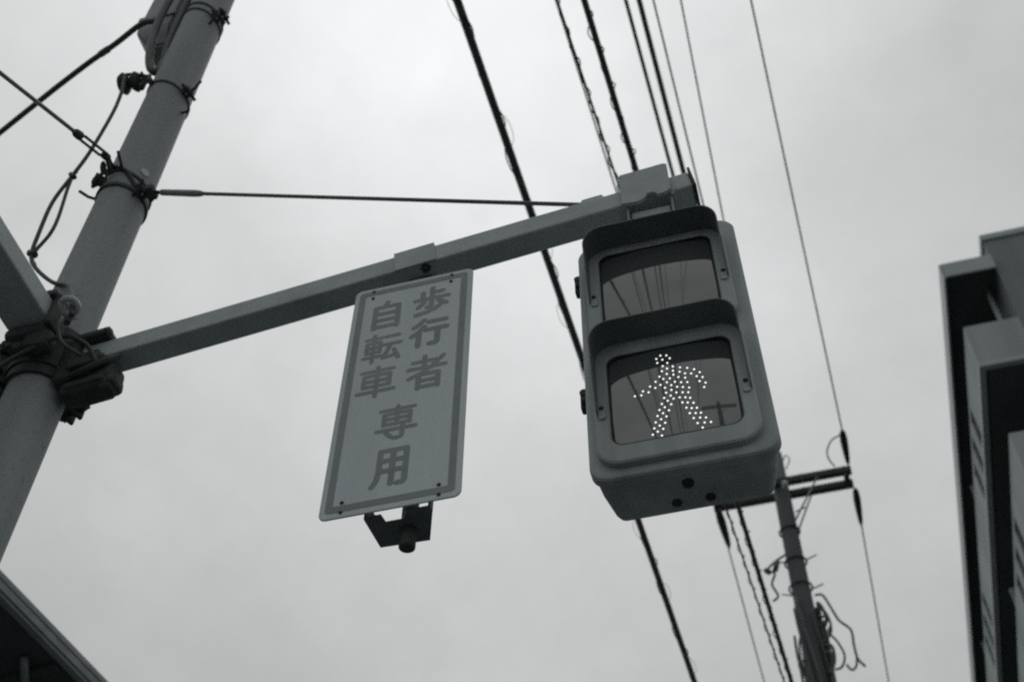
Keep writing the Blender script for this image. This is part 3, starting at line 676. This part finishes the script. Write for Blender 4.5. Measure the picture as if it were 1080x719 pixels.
b.tube(smooth_pts([(FX + 0.112, FYP - .1, 10.25), (FX + 0.143, FYP - .1, 10.2), (FX + 0.174, FYP - .1, 10.05), (FX + 0.137, FYP - .1, 9.95)], 5), .02, 7)
b.tube(smooth_pts([(FX - .1, FYP - .1, 10.95), (FX - .22, FYP - .1, 10.88), (FX - .32, FYP - .1, 10.78), (FX - .25, FYP - .1, 10.72), (FX - .30, FYP - .1, 10.58), (FX - .26, FYP - .1, 10.42), (FX - .32, FYP - .1, 10.36)], 5), .013, 7)
b.tube([(FX - .2, FYP - .1, 10.88), (FX - .24, FYP - .1, 10.76)], .03, 7); b.tube([(FX - .34, FYP - .1, 10.79), (FX - .30, FYP - .1, 10.74)], .03, 7)
b.tube(smooth_pts([(FX - .11, FYP - .1, 9.9), (FX - .15, FYP - .1, 9.75), (FX - .16, FYP - .1, 9.5), (FX - .11, FYP - .1, 9.2)], 5), .012, 7)
for i in range(4):
    z0 = rr.uniform(9.3, 10.1); x0 = rr.choice((-1, 1)); w_ = rr.uniform(.02, .09)
    b.tube(smooth_pts([(FX + x0 * .09, FYP - .11, z0), (FX + x0 * (.11 + w_), FYP - .13, z0 - .05), (FX + x0 * (.12 + w_ * rr.random()), FYP - .12, z0 - .22), (FX + x0 * .08, FYP - .12, z0 - rr.uniform(.3, .5))], 5), rr.choice((.009, .013, .017)), 6)
b.build("loose_cable", cable_black, fp)
b = MB()
b.tube(smooth_pts([(FX + .06, FYP - .17, 12.2), (FX + .12, FYP - .19, 12.32), (FX + .16, FYP - .19, 12.25), (FX + .10, FYP - .18, 12.12)], 5), .007, 6)
b.build("tie_wire", wire_mat, fp)
bp = lineman_pole((1.05, -8.6), "utility pole behind the viewer, seen only mirrored in the signal lens", 12.45)

# ================================================================== overhead lines
def cover(b_parent, a, b_, r=.042):
    a, b_ = Vector(a), Vector(b_); L = (b_ - a).length
    return MB().turn(a, b_ - a, [(0, .012), (L * .08, r * .8), (L * .3, r), (L * .62, r * .85), (L * .9, r * .6), (L, .012)], 14).build("insulator_cover", black_rubber, b_parent)
YB = -34.0
def span(p, q, n=14, sag=0.0):
    p, q = Vector(p), Vector(q)
    return [p.lerp(q, i / n) - Vector((0, 0, 4 * sag * (i / n) * (1 - i / n))) for i in range(n + 1)]
def at(p, q, y):
    p, q = Vector(p), Vector(q); return p + (q - p) * ((y - p.y) / (q.y - p.y))
def thin_line(name, p, q, r, label, cat="power line", m=wire_mat, far=None, cov=None):
    """p, q: two points the line passes; ends at q (crossarm), starts at the pole behind the viewer"""
    s_ = at(p, q, YB + .25)
    t = thing(name, q, label, cat, "overhead lines")
    MB().tube(span(s_, q, 10), r, 8).build("conductor", m, t)
    if far is not None: MB().tube([Vector(far[0]), Vector(far[1])], r, 8).build("far_conductor", m, t)
    for c in (cov or []): cover(t, *c)
    return t
t = thin_line("power_line", (.668, 4.975, 12), (.892, 10.35, 12), .0085, "thin rightmost overhead wire ending at the crossarm's right end", far=[(.935, 11.3, 12), (1.04, 17.5, 12)], cov=[((.884, 10.18, 12.0), (.896, 10.72, 12.0)), ((.932, 11.12, 12.0), (.94, 11.75, 12.0))])
MB().tube(smooth_pts([(.885, 10.24, 12), (.76, 10.30, 12), (.69, 10.46, 12), (.70, 10.60, 12), (.75, 10.74, 12.03)], 5), .009, 7).build("jumper", cable_black, t)
thin_line("power_line", (.091, 4.821, 12), (.06, 10.74, 12), .008, "thin wire second from right, meeting the arm's end plate")
thin_line("power_line", (-.135, 4.761, 12), (.02, 10.74, 12), .009, "thin grey wire third from right among the overhead wires")
thin_line("power_cable", (-.252, 4.729, 11.98), (-.06, 10.76, 11.98), .023, "thick black cable directly above the signal's right half", "cable", cable_black)
thin_line("power_cable", (-.362, 4.70, 11.98), (-.14, 10.76, 11.98), .017, "medium black cable just left of the thick one above the signal", "cable", cable_black)
thin_line("power_line", (-.94, 4.546, 12), (-.655, 10.74, 12), .0085, "thin straight wire beside the spiral wrapped cable left of the clamp", far=[(-.63, 11.1, 12), (-.545, 16.8, 12)], cov=[((-.632, 11.06, 12.0), (-.606, 11.75, 12.0), .05)])
# lashed communication cables: a cable, a messenger and a spiral wound round both
def lashed(name, p, q, rc, rh, pitch, label, y0, y1, extra=0.0, loops=0):
    a, b_ = at(p, q, y0), at(p, q, y1)
    t = thing(name, a, label, "cable", "overhead lines")
    MB().tube(span(a, b_, 12), rc, 8).build("cable", cable_black, t)
    dirv = (b_ - a).normalized(); L = (b_ - a).length
    e = dirv.cross(Vector((0, 0, 1))).normalized(); g = e.cross(dirv)
    if extra: MB().tube([v + g * (rc + .004) + e * extra for v in span(a, b_, 12)], rc * .45, 6).build("messenger_wire", cable_black, t)
    n = int(L / pitch * 10); pts = []
    rl = random.Random(name + label)
    for i in range(n + 1):
        s_ = i * pitch / 10; ang = 2 * math.pi * i / 10
        wob = rh * (1 + .25 * math.sin(i * .37) + .15 * rl.uniform(-1, 1))
        pts.append(a + dirv * s_ + (e * math.cos(ang) + g * math.sin(ang)) * wob)
    MB().tube(pts, .0035, 5).build("spiral_hanger", cable_black, t)
    for k in range(loops):
        c = a + dirv * (L * (k + .5) / loops + rl.uniform(-.2, .2)); sd = 1 if k % 3 else -1
        MB().tube(smooth_pts([c, c + e * sd * (rc + .02) + dirv * .05, c + e * sd * (rc + .028) + dirv * .14, c + e * sd * (rc + .012) + dirv * .21, c + dirv * .25], 4), .0016, 5).build("loose_tie", cable_black, t)
    return t
lashed("communication_cable", (-1.079, 2.664, 8), (-.90, 8.75, 8), .0235, .027, .55, "heavy lashed cable crossing left of the signal down to the bottom edge", -34, 30, extra=-.014, loops=90)
lashed("communication_cable", (-.434, 2.836, 8), (-.143, 8.939, 8), .0175, .0235, .22, "thick spiral wrapped cable above the hanger clamp", -34, 24, extra=.006)
lashed("communication_cable", (-.572, 2.797, 8), (-.20, 8.926, 8), .007, .0125, .19, "thin spiral wrapped cable meeting the arm left of the clamp", -34, 24, extra=.0)
